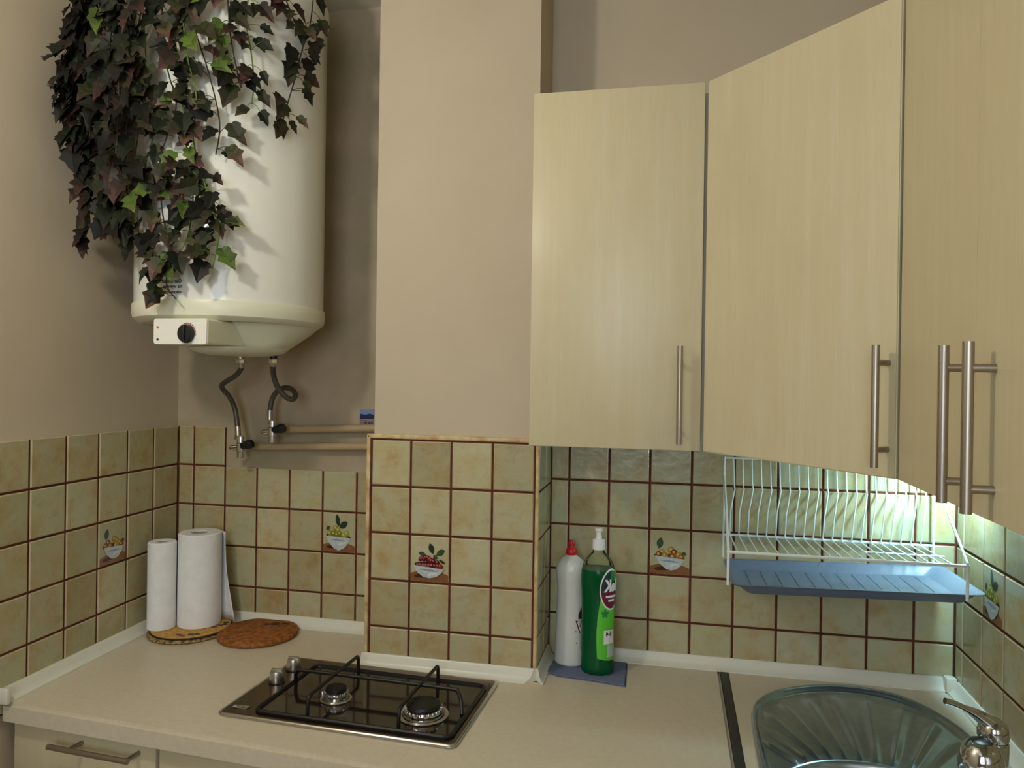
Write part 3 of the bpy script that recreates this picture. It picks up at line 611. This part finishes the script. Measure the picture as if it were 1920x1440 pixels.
# ================================================================ WORKTOP OBJECTS
# two round mats under the paper rolls
TX, TY = -.567, .100
t = thing('woven_mat', 'rough straw mat, lower of the two round mats under the paper rolls', 'mat', (TX-.004, TY-.004, CT))
mb('straw_rough').lathe([(.001, .0003), (.100, .0003), (.1065, .004), (.1065, .008), (.101, .0105), (.001, .0105)], n=56).build('mat', None, t)
t = thing('woven_mat', 'straw mat printed with cherries, upper of the two mats under the paper rolls', 'mat', (TX, TY, CT+.0106))
m0 = mb('straw').lathe([(.001, .0004), (.098, .0004), (.104, .003), (.102, .0085), (.098, .0095), (.001, .0095)], n=56).build('mat', None, t)
mb('dark_piping').tube([(.1035*math.cos(2*PI*k/56), .1035*math.sin(2*PI*k/56), .0030) for k in range(56)], .0022, closed=True, n=8).build('piping', None, m0)
for cx, cy, mt_ in ((.02, -.082, 'label_maroon'), (.034, -.086, 'label_maroon'), (.05, -.072, 'black_iron'), (.064, -.066, 'black_iron'), (.082, .012, 'label_maroon'), (.076, -.006, 'label_maroon'), (.090, .022, 'black_iron'), (.084, .036, 'black_iron')):
    mb(mt_).lathe([(.0085, .0096), (.0082, .0099), (.001, .0100)], cx, cy, 14, sy=.8).build('cherry_print' if mt_ == 'label_maroon' else 'leaf_print', None, m0)

def roll(x, y, r, h, label, sheet):
    z0 = CT+.0204; t = thing('paper_towel_roll', label, 'paper towel', (x, y, z0)); hs = r*.40
    mb('paper').lathe([(hs+.001, 0), (r-.002, 0), (r, .002), (r, h-.003), (r-.003, h), (hs+.001, h-.0005), (hs+.001, 0)], n=56, cap=False).build('paper', None, t)
    mb('cardboard').lathe([(hs, .001), (hs, h-.003), (hs-.0012, h-.003), (hs-.0012, .001), (hs, .001)], n=32, cap=False).build('core', None, t)
    if sheet:
        b = mb('paper'); N = 10
        def fn(i, j):
            u = i/(N-1); zz_ = h*(.985-j/11*.975); a = math.radians(70-u*50); flare = (j/11)**1.5; w_ = r+.0012+u*(.008+.030*flare)
            p = Vector((w_*math.cos(a)+.002*math.sin(9*u+j*.5)*u, w_*math.sin(a)*(1-.1*u*flare), max(.0008, zz_)))
            return p
        b.grid(N, 12, fn); s_ = b.build('loose_sheet', None, t); md = s_.modifiers.new('thickness', 'SOLIDIFY'); md.thickness = .0012
    return t
roll(-.6290, .057, .0365, .236, 'thin white paper towel roll, smaller of the two in the corner', 0)
roll(-.5515, .112, .0565, .255, 'thick paper towel roll with a loose sheet, bigger of the two in the corner', 1)
t = thing('cork_trivet', 'round brown cork trivet with a burn mark, lying beside the paper rolls', 'trivet', (-.372, .116, CT))
o = mb('cork').lathe([(.001, .0003), (.098, .0003), (.1055, .003), (.1075, .008), (.1055, .013), (.098, .0165), (.001, .017)], n=56).build('disc', None, t)
b = mb('cork_burn'); b.lathe([(.011, .0170), (.0095, .0174), (.001, .0172)], .022, .052, 18, sx=1.25); b.lathe([(.006, .0170), (.005, .0173), (.001, .0171)], .001, .044, 12, sx=1.8); b.lathe([(.010, .0169), (.001, .0172)], .048, .062, 14, sx=1.4, sy=.6); b.build('burn_mark', None, o)

# ---------------- gas hob
t = thing('gas_hob', 'two-burner steel gas hob with a black wire grate, set in the worktop', 'hob', (.072, -.1875, CT), math.radians(-2.3))
HW, HD = .259, .156
b = mb('hob_steel').prism(rrect(-HW, HW, -HD, HD, .012), .0004, .0078, .0025); b.build('plate', None, t)
b = mb('hob_steel_edge'); b.tube([(x, y, .0040) for x, y in rrect(-HW, HW, -HD, HD, .012)], .0043, closed=True, n=10); b.build('plate_rim', None, t)
IX0, IX1, IY0, IY1 = -.186, .244, -.136, .118
b = mb('hob_enamel').prism(rrect(IX0, IX1, IY0, IY1, .016), .0079, .0090, .0008); tray = b.build('burner_tray', None, t)
mb('black_iron').tube([(x, y, .0100) for x, y in rrect(IX0, IX1, IY0, IY1, .016)], .0048, closed=True, n=8).build('tray_lip', None, t)
for kx, ky in ((-.226, .010), (-.228, .086)):
    k = mb('steel').lathe([(.0165, .0095), (.0170, .012), (.0155, .030), (.0140, .0345), (.001, .035)], kx, ky, 28); k = k.build('knob', None, t)
    mb('chrome').box(kx-.0135, kx+.0135, ky-.003, ky+.003, .0335, .0385, .0012).build('grip', None, k); mb('black_plastic').lathe([(.019, .0079), (.019, .0096)], kx, ky, 24).build('collar', None, k)
mb('chrome').box(-.243, -.208, -.132, -.119, .0079, .0098, .0008).build('badge_plate', None, t)
def burner(x, y, r):
    g = mb('steel').lathe([(r*1.2, .0091), (r*1.24, .0112), (r*1.08, .0124), (r*1.02, .0105)], x, y, 40, cap=False).build('burner_ring', None, t)
    c = MB().m('chrome'); n = 48; prof = [(r*.98, .0095), (r*1.0, .020), (r*.93, .0262), (r*.80, .0278), (.001, .0278)]
    c.lathe(prof, x, y, n); c.build('burner_crown', None, g)
    f = mb('steel')
    for k in range(28):
        a = 2*PI*k/28; f.box(r*.86, r*.985, -.0016, .0016, .0225, .0272, 0, Matrix.Translation((x, y, 0)) @ Matrix.Rotation(a, 4, 'Z'))
    f.build('flame_ports', None, g)
    mb('black_iron').lathe([(r*.80, .0279), (r*.84, .031), (r*.80, .0352), (r*.7, .0365), (.001, .0370)], x, y, 40).build('burner_cap', None, g)
    mb('chrome').tube([(x-r*1.12, y-.004, .010), (x-r*1.12, y-.004, .024)], .0018, n=8).build('spark_plug', None, g)
burner(-.052, -.036, .0275); burner(.158, -.055, .0425)
g = mb('black_iron').tube(smooth([(-.182, .020, .0095), (-.178, .012, .030), (-.168, .005, .043), (-.155, .003, .045), (0, .003, .0455), (.195, .002, .045), (.213, -.001, .043), (.226, -.014, .034), (.236, -.034, .0095)], 5), .0043, n=10).build('grate', None, t)
for x, y0, y1 in ((-.072, -.121, .112), (.130, -.119, .109)):
    pts = [(x, y0-.001, .0095), (x, y0, .030), (x, y0+.003, .040), (x, y0+.010, .0455), (x, y0+.03, .0465), (x, 0, .048), (x, y1-.03, .0475), (x, y1-.008, .0475), (x, y1-.001, .044), (x, y1+.001, .034), (x, y1+.002, .0095)]
    mb('black_iron').tube(smooth(pts, 4), .0040, n=10).build('pan_support', None, g)

# ---------------- bottles on a folded cloth
t = thing('folded_cloth', 'blue-grey folded cloth under the two cleaning bottles', 'cloth', (.53, .09, CT))
def cl(off, ins): return [(.4315-.53+ins, .054-.09+ins*.4), (.470-.53, .034-.09+ins), (.56-.53, .024-.09+ins), (.632-.53-ins, .012-.09+ins), (.629-.53-ins, .158-.09-ins), (.52-.53, .159-.09-ins), (.452-.53+ins, .158-.09-ins)]
mb('cloth_blue').prism(cl(0, 0), .0004, .0022, .0006).build('lower_fold', None, t)
mb('cloth_hem').prism(cl(0, .0015), .0022, .0028).build('hem', None, t)
mb('cloth_blue').prism(cl(0, .003), .0028, .0046, .0007).build('upper_fold', None, t)
ZC = CT+.0047
t = thing('cleaner_bottle', 'white plastic cleaner bottle with a red cap, behind the green bottle', 'bottle', (.487, .121, ZC))
P_ = [(.001, .0), (.033, .0), (.0375, .004), (.038, .012), (.038, .045), (.0365, .10), (.0345, .155), (.0338, .185), (.0345, .200), (.0365, .213), (.038, .226), (.0378, .236), (.035, .247), (.029, .257), (.0205, .265), (.0135, .2695), (.0125, .272)]
def sm2(P, k=3): return [(max(.0008, v.x), v.y) for v in smooth([(x, z, 0) for x, z in P], k)]
mb('bottle_white').lathe(sm2(P_[1:]), n=40, sy=.86).build('body', None, t)
mb('cap_red').lathe([(.0135, .2715), (.0138, .273), (.0132, .284), (.0118, .2865), (.0085, .288), (.0078, .292), (.0082, .297), (.0072, .304), (.0058, .307), (.001, .3075)], n=28).build('cap', None, t)
def wrap_label(pts_fn, nu, nv, prof_r, sy, off, mt_, name, parent):
    b = mb(mt_); b.grid(nu, nv, lambda i, j: (lambda a, z: Vector(((prof_r(z)+off)*math.cos(a), (prof_r(z)+off)*sy*math.sin(a), z)))(*pts_fn(i/(nu-1), j/(nv-1)))); return b.build(name, None, parent)
def prof_fn(P):
    Q = sorted(sm2(P), key=lambda q: q[1])
    def f(z):
        for (r0, z0), (r1, z1) in zip(Q, Q[1:]):
            if z0 <= z <= z1: return r0+(r1-r0)*(z-z0)/max(1e-6, z1-z0)
        return Q[0][0] if z < Q[0][1] else Q[-1][0]
    return f
pf = prof_fn(P_[1:]); D = math.radians
lab = wrap_label(lambda u, v: (D(-46+u*86), .045+v*.10+.012*math.sin(PI*u)*(1 if v > .5 else -1)), 16, 8, pf, .86, .0006, 'label_pale', 'label', t)
wrap_label(lambda u, v: (D(-52+u*60), .118+v*.030*math.sin(PI*(.12+.8*u))), 14, 4, pf, .86, .0012, 'label_dark', 'label_band', lab)
def wrap_text(txt, size, a0, zc, prof_r, sy, off, mt_, name, parent, mirror=True, ky=1.14, bold=.0004, kx=1):
    tm = text_mesh(txt, size, mirror, bold); b = mb(mt_)
    bmesh.ops.subdivide_edges(tm, edges=[e for e in tm.edges if e.calc_length() > .003], cuts=1)
    for v in tm.verts:
        z = zc+v.co.y*ky; r_ = prof_r(z)+off; a = a0+v.co.x*kx/.038; v.co = Vector((r_*math.cos(a), r_*sy*math.sin(a), z))
    b.merge(tm); return b.build(name, None, parent, recalc=False)
wrap_text('W', .036, D(-34), .098, pf, .86, .0016, 'label_maroon', 'lettering', lab, bold=.001)
wrap_text('W', .030, D(-34), .098, pf, .86, .0022, 'label_white', 'lettering', lab, bold=.0002)
for a, z in ((-62, .088), (-60, .060)): mb('print_black').lathe([(.0016, 0), (.001, .0006)], n=8, mtx=Matrix.Translation(((pf(z)+.0004)*math.cos(D(a)), (pf(z)+.0004)*.86*math.sin(D(a)), z)) @ Matrix.Rotation(PI/2, 4, 'X')).build('dot', None, t)

t = thing('dish_soap_bottle', 'clear bottle of green dish soap with a white push cap and lime label', 'bottle', (.5585, .082, ZC)); t.scale = (1, 1, 1.062)
G_ = [(.034, .0), (.0385, .004), (.040, .012), (.0395, .05), (.039, .11), (.0395, .16), (.0415, .195), (.0425, .213), (.0415, .230), (.037, .246), (.030, .258), (.022, .267), (.0155, .274), (.0135, .280), (.0135, .287)]
gf = prof_fn(G_); GS = .82
mb('bottle_clear').lathe([(.001, 0)]+sm2(G_), n=44, sy=GS).build('body', None, t)
Lq = [(r-.0016, z) for r, z in sm2(G_) if z < .236]; Lq = [(Lq[0][0], .0016)]+[q for q in Lq if q[1] > .002]
mb('soap_green').lathe([(.001, .0016)]+Lq+[(.001, Lq[-1][1])], n=44, sy=GS).build('liquid', None, t)
cp = mb('cap_white').lathe([(.0150, .2805), (.0152, .282), (.0148, .302), (.0130, .3035), (.0075, .304), (.0075, .311)], n=28).build('cap', None, t)
mb('cap_white').lathe([(.0062, .309), (.0062, .319), (.0095, .3225), (.0098, .326), (.0072, .3285), (.001, .329)], n=24).build('push_valve', None, cp)
lab = wrap_label(lambda u, v: (D(-86+14*v*v+u*(118-16*v)) - (.10*math.sin(PI*v)), .040+v*.150+.006*math.sin(PI*u)*(-1 if v < .5 else 0)), 22, 14, gf, GS, .0006, 'label_green', 'label', t)
def disc(a0, zc, ra, rz, off, mt_, name, parent, n=30, hi=1):
    b = mb(mt_); rows = 7
    for q in range(rows-1):
        pass
    def fn(i, j):
        k = j/(rows-1); th = 2*PI*i/n; x = ra*k*math.cos(th); z = zc+rz*k*min(hi, math.sin(th)); r_ = gf(z)+off; a = a0+x/.040; return Vector((r_*math.cos(a), r_*GS*math.sin(a), z))
    b.grid(n, rows, fn, wrap=True); return b.build(name, None, parent)
em = disc(D(-36), .195, .0315, .047, .0012, 'label_white', 'emblem', lab)
disc(D(-36), .195, .0285, .043, .0015, 'emblem_navy', 'emblem_field', em); disc(D(-36), .195, .0285, .043, .0019, 'label_maroon', 'emblem_lower_field', em, hi=-.22)
disc(D(-30), .226, .010, .011, .0022, 'label_leaf', 'emblem_leaf', em); disc(D(-14), .228, .008, .010, .0022, 'lamp_orange', 'emblem_fruit', em)
wrap_text('lleK', .0255, D(-36), .203, gf, GS, .0026, 'label_white', 'lettering', em, mirror=True, ky=1.45, bold=.0011, kx=.95)
for zc, wd in ((.177, .034), (.168, .020)):
    wrap_label(lambda u, v, zc=zc, wd=wd: (D(-36)+(u-.5)*wd/.04, zc+v*.0052), 8, 2, gf, GS, .0024, 'label_white', 'small_print', em)
b = mb('label_leaf')
for k in range(5):
    a = k*2*PI/5+.3; pts = leafp(0, 0, .011, .0032, a)
    b.poly([(lambda x, z: Vector(((gf(z)+.0012)*math.cos(D(-60)+x/.04), (gf(z)+.0012)*GS*math.sin(D(-60)+x/.04), z)))(x, .141+y) for x, y in pts])
b.build('leaf_print', None, lab)
wrap_label(lambda u, v: (D(-64+u*48), .072+v*.031), 10, 3, gf, GS, .0012, 'label_white', 'icon_panel', lab)
wrap_label(lambda u, v: (D(-50+u*40), .042+v*.028), 10, 3, gf, GS, .0012, 'label_pale', 'barcode_panel', lab)
wrap_text('6 4', .0125, D(-44), .0945, gf, GS, .0018, 'print_black', 'lettering', lab, mirror=True, bold=.0006)

# ---------------- dish rack and tray on the back wall
RX0, RX1, RYB, RYF, RZ = .857, 1.329, .168, -.090, 1.318
t = thing('dish_rack', 'white wire dish rack hung on the tiles under the corner cabinet', 'dish rack', (RX0, RYB, 1.25))
O_ = Vector((RX0, RYB, 1.25))
def W(pts, r=.0021, closed=False, k=0): return mb('wire_white').tube([Vector(p)-O_ for p in (smooth(pts, k) if k else pts)], r, closed, n=8)
ZTOP = 1.507
W([(RX0, RYB, ZTOP), (RX1, RYB, ZTOP)], .0026).build('top_rail', None, t)
W([(RX0, RYB, RZ), (RX1, RYB, RZ)], .003).build('back_rail', None, t)
RF0, RF1, RZF = .847, 1.306, 1.332
W([(RF0-.003, RYF, RZF), (RF1+.003, RYF, RZF)], .0034).build('front_rail', None, t)
W([(RX0+.29, .035, RZ+.004), (RX1-.022, .035, RZ+.004)], .0022).build('cross_wire', None, t)
for x, xf in ((RX0, RF0), (RX1, RF1)):
    W([(x, RYB, ZTOP+.004), (x, RYB, 1.262)], .0026).build('back_post', None, t)
    W([(x, RYB-.003, 1.46 if x < 1 else 1.475), (xf, RYF, RZF+.004), (xf, RYF-.001, RZF-.004), (xf, RYF, 1.262)], .0030).build('side_arm', None, t)
N = 21
for k in range(1, N+1):
    x = RX0+(RX1-RX0)*(k/(N+1.0)); 
    W([(x, RYB, ZTOP), (x+.002, RYB-.002, 1.445), (x+.003, RYB-.008, 1.432), (x-.006, RYB-.026, 1.392), (x-.008, RYB-.026, 1.380), (x-.007, RYB-.004, RZ+.004), (x-.006, RYB-.002, RZ-.002), (RF0+(RF1-RF0)*(k/(N+1.0)), RYF, RZF-.002)], .0017, k=0).build('plate_wire', None, t)
t = thing('drip_tray', 'blue-grey plastic drip tray held under the white dish rack', 'tray', (1.106, .042, 1.2435)); t.rotation_euler = (0, -.028, 0)
b = mb('tray_blue'); TX0, TX1, TY0, TY1 = -.250, .243, -.1235, .122
def ring(ix, iy, z, r): return [(x, y, z) for x, y in rrect(TX0+ix, TX1-ix, TY0+iy, TY1-iy, r, 5)]
RG = [ring(.001, .001, .021, .022), ring(.0, .0, .0235, .022), ring(.005, .005, .024, .02), ring(.012, .010, .022, .018), ring(.034, .020, .004, .015), ring(.038, .023, .0025, .013)]
RV = [[b.bm.verts.new(p) for p in rg] for rg in RG]
for A_, B_ in zip(RV, RV[1:]):
    for k in range(len(A_)): b.f([A_[k], A_[(k+1) % len(A_)], B_[(k+1) % len(A_)], B_[k]])
b.f(RV[-1]); o = b.build('tray', None, t); md = o.modifiers.new('thickness', 'SOLIDIFY'); md.thickness = .0022; md.offset = -1
b = mb('tray_blue')
for k in range(13): x = TX0+.05+k*.034; b.box(x-.0012, x+.0012, TY0+.032, TY1-.032, .0024, .0036, .0005)
b.build('tray_ribs', None, o)

# ---------------- sink and tap
t = thing('sink', 'stainless steel sink with a fan-ribbed round-ended drainer', 'sink', (SC.x, SC.y, CT))
b = mb('sink_steel'); BR = .172
NR = 30
def sinkz(a, r, ro):
    rim = .019
    if r >= ro-rim:                        # rolled rim
        u = (ro-r)/rim; return .0006+.0078*math.sin(PI*min(1, u*1.25))**.8 if u < .8 else .0006+.0078*math.sin(PI*1.0)**.8
    return None
rows = []
for k, a in enumerate(ANG):
    ro = RO[k]; col = []
    def put(r, z): col.append(b.bm.verts.new((r*math.cos(a), r*math.sin(a), z)))
    for u, z in ((0, .0004), (.002, .0048), (.006, .0078), (.010, .0076), (.014, .0050), (.018, .0005), (.021, -.0030), (.024, -.0048)): put(ro-u, z)
    r_in = ro-.026; gap_ = max(r_in-BR-.006, .0)
    ph = (math.degrees(a)-50)/8.6; inside = 46 < math.degrees(a) < 172 and gap_ > .06
    rib = (1 if .30 < (ph % 1) < .56 else 0) if inside else 0
    for q in range(1, 15):
        u = q/15; r = r_in-gap_*u; f = min(1, u*6)*min(1, (1-u)*9) if inside else 0
        put(r, -.0055-.004*u+.0055*rib*f)
    for dr, z in ((.006, -.0098), (.003, -.0105), (-.001, -.014), (-.004, -.022), (-.010, -.07), (-.016, -.12), (-.03, -.145), (-.06, -.155)): put(min(BR+dr, ro-.027+dr-.006), z)
    put(.03, -.160); put(.004, -.162); rows.append(col)
for k in range(NA):
    A_, B_ = rows[k], rows[(k+1) % NA]
    for j in range(len(A_)-1): b.f([A_[j], B_[j], B_[j+1], A_[j+1]])
b.build('basin', None, t, sharp=60)
mb('chrome').lathe([(.034, -.1585), (.032, -.156), (.02, -.157), (.001, -.158)], n=24).build('drain', None, t)
FX, FY = 1.2715, -.300
t = thing('mixer_tap', 'chrome single-lever mixer tap at the right edge of the sink', 'tap', (FX, FY, CT-.004))
mb('chrome').lathe([(.028, .0), (.028, .004), (.0245, .008), (.0235, .05), (.0238, .095), (.0236, .104), (.021, .108), (.001, .109)], n=36).build('body', None, t)
dv = Vector((-.62, -.78, 0)).normalized()
sp = mb('chrome').tube([Vector((0, 0, .070)), dv*.02+Vector((0, 0, .074)), dv*.05+Vector((0, 0, .080))], [.017, .019, .022], n=24).build('spout', None, t)
hc = dv*.056
mb('chrome').lathe([(.0225, .046), (.024, .0475)]+[(.0345*math.sin(PI*k/12)**.85, .082-.044*math.cos(PI*k/12)) for k in range(3, 11)]+[(.017, .1210)], hc.x, hc.y, 36, cap=False).build('spray_head', None, sp)
mb('black_plastic').lathe([(.017, .1203), (.0172, .1213), (.012, .123), (.001, .1235)], hc.x, hc.y, 28).build('spray_cap', None, sp)
mb('black_plastic').lathe([(.001, .0455), (.0222, .0455), (.0222, .0475), (.001, .0475)], hc.x, hc.y, 28).build('spray_face', None, sp)
lv = mb('chrome'); lv.lathe([(.0222, .1075), (.0240, .112), (.0242, .122), (.0215, .134), (.014, .141), (.001, .143)], n=32); lv = lv.build('lever_base', None, t)
lp = smooth([(.004, -.002, .126), (-.014, -.004, .140), (-.032, -.008, .152), (-.052, -.013, .162), (-.070, -.017, .1695), (-.083, -.020, .173)], 4)
nl = len(lp); b = mb('chrome')
b.tube(lp, [.0165-.0112*min(1, i/(nl*.55)) for i in range(nl)], n=16); b.build('lever', None, lv)
mb('black_plastic').lathe([(.0225, .1068), (.0225, .1078)], n=28).build('lever_gap', None, t)
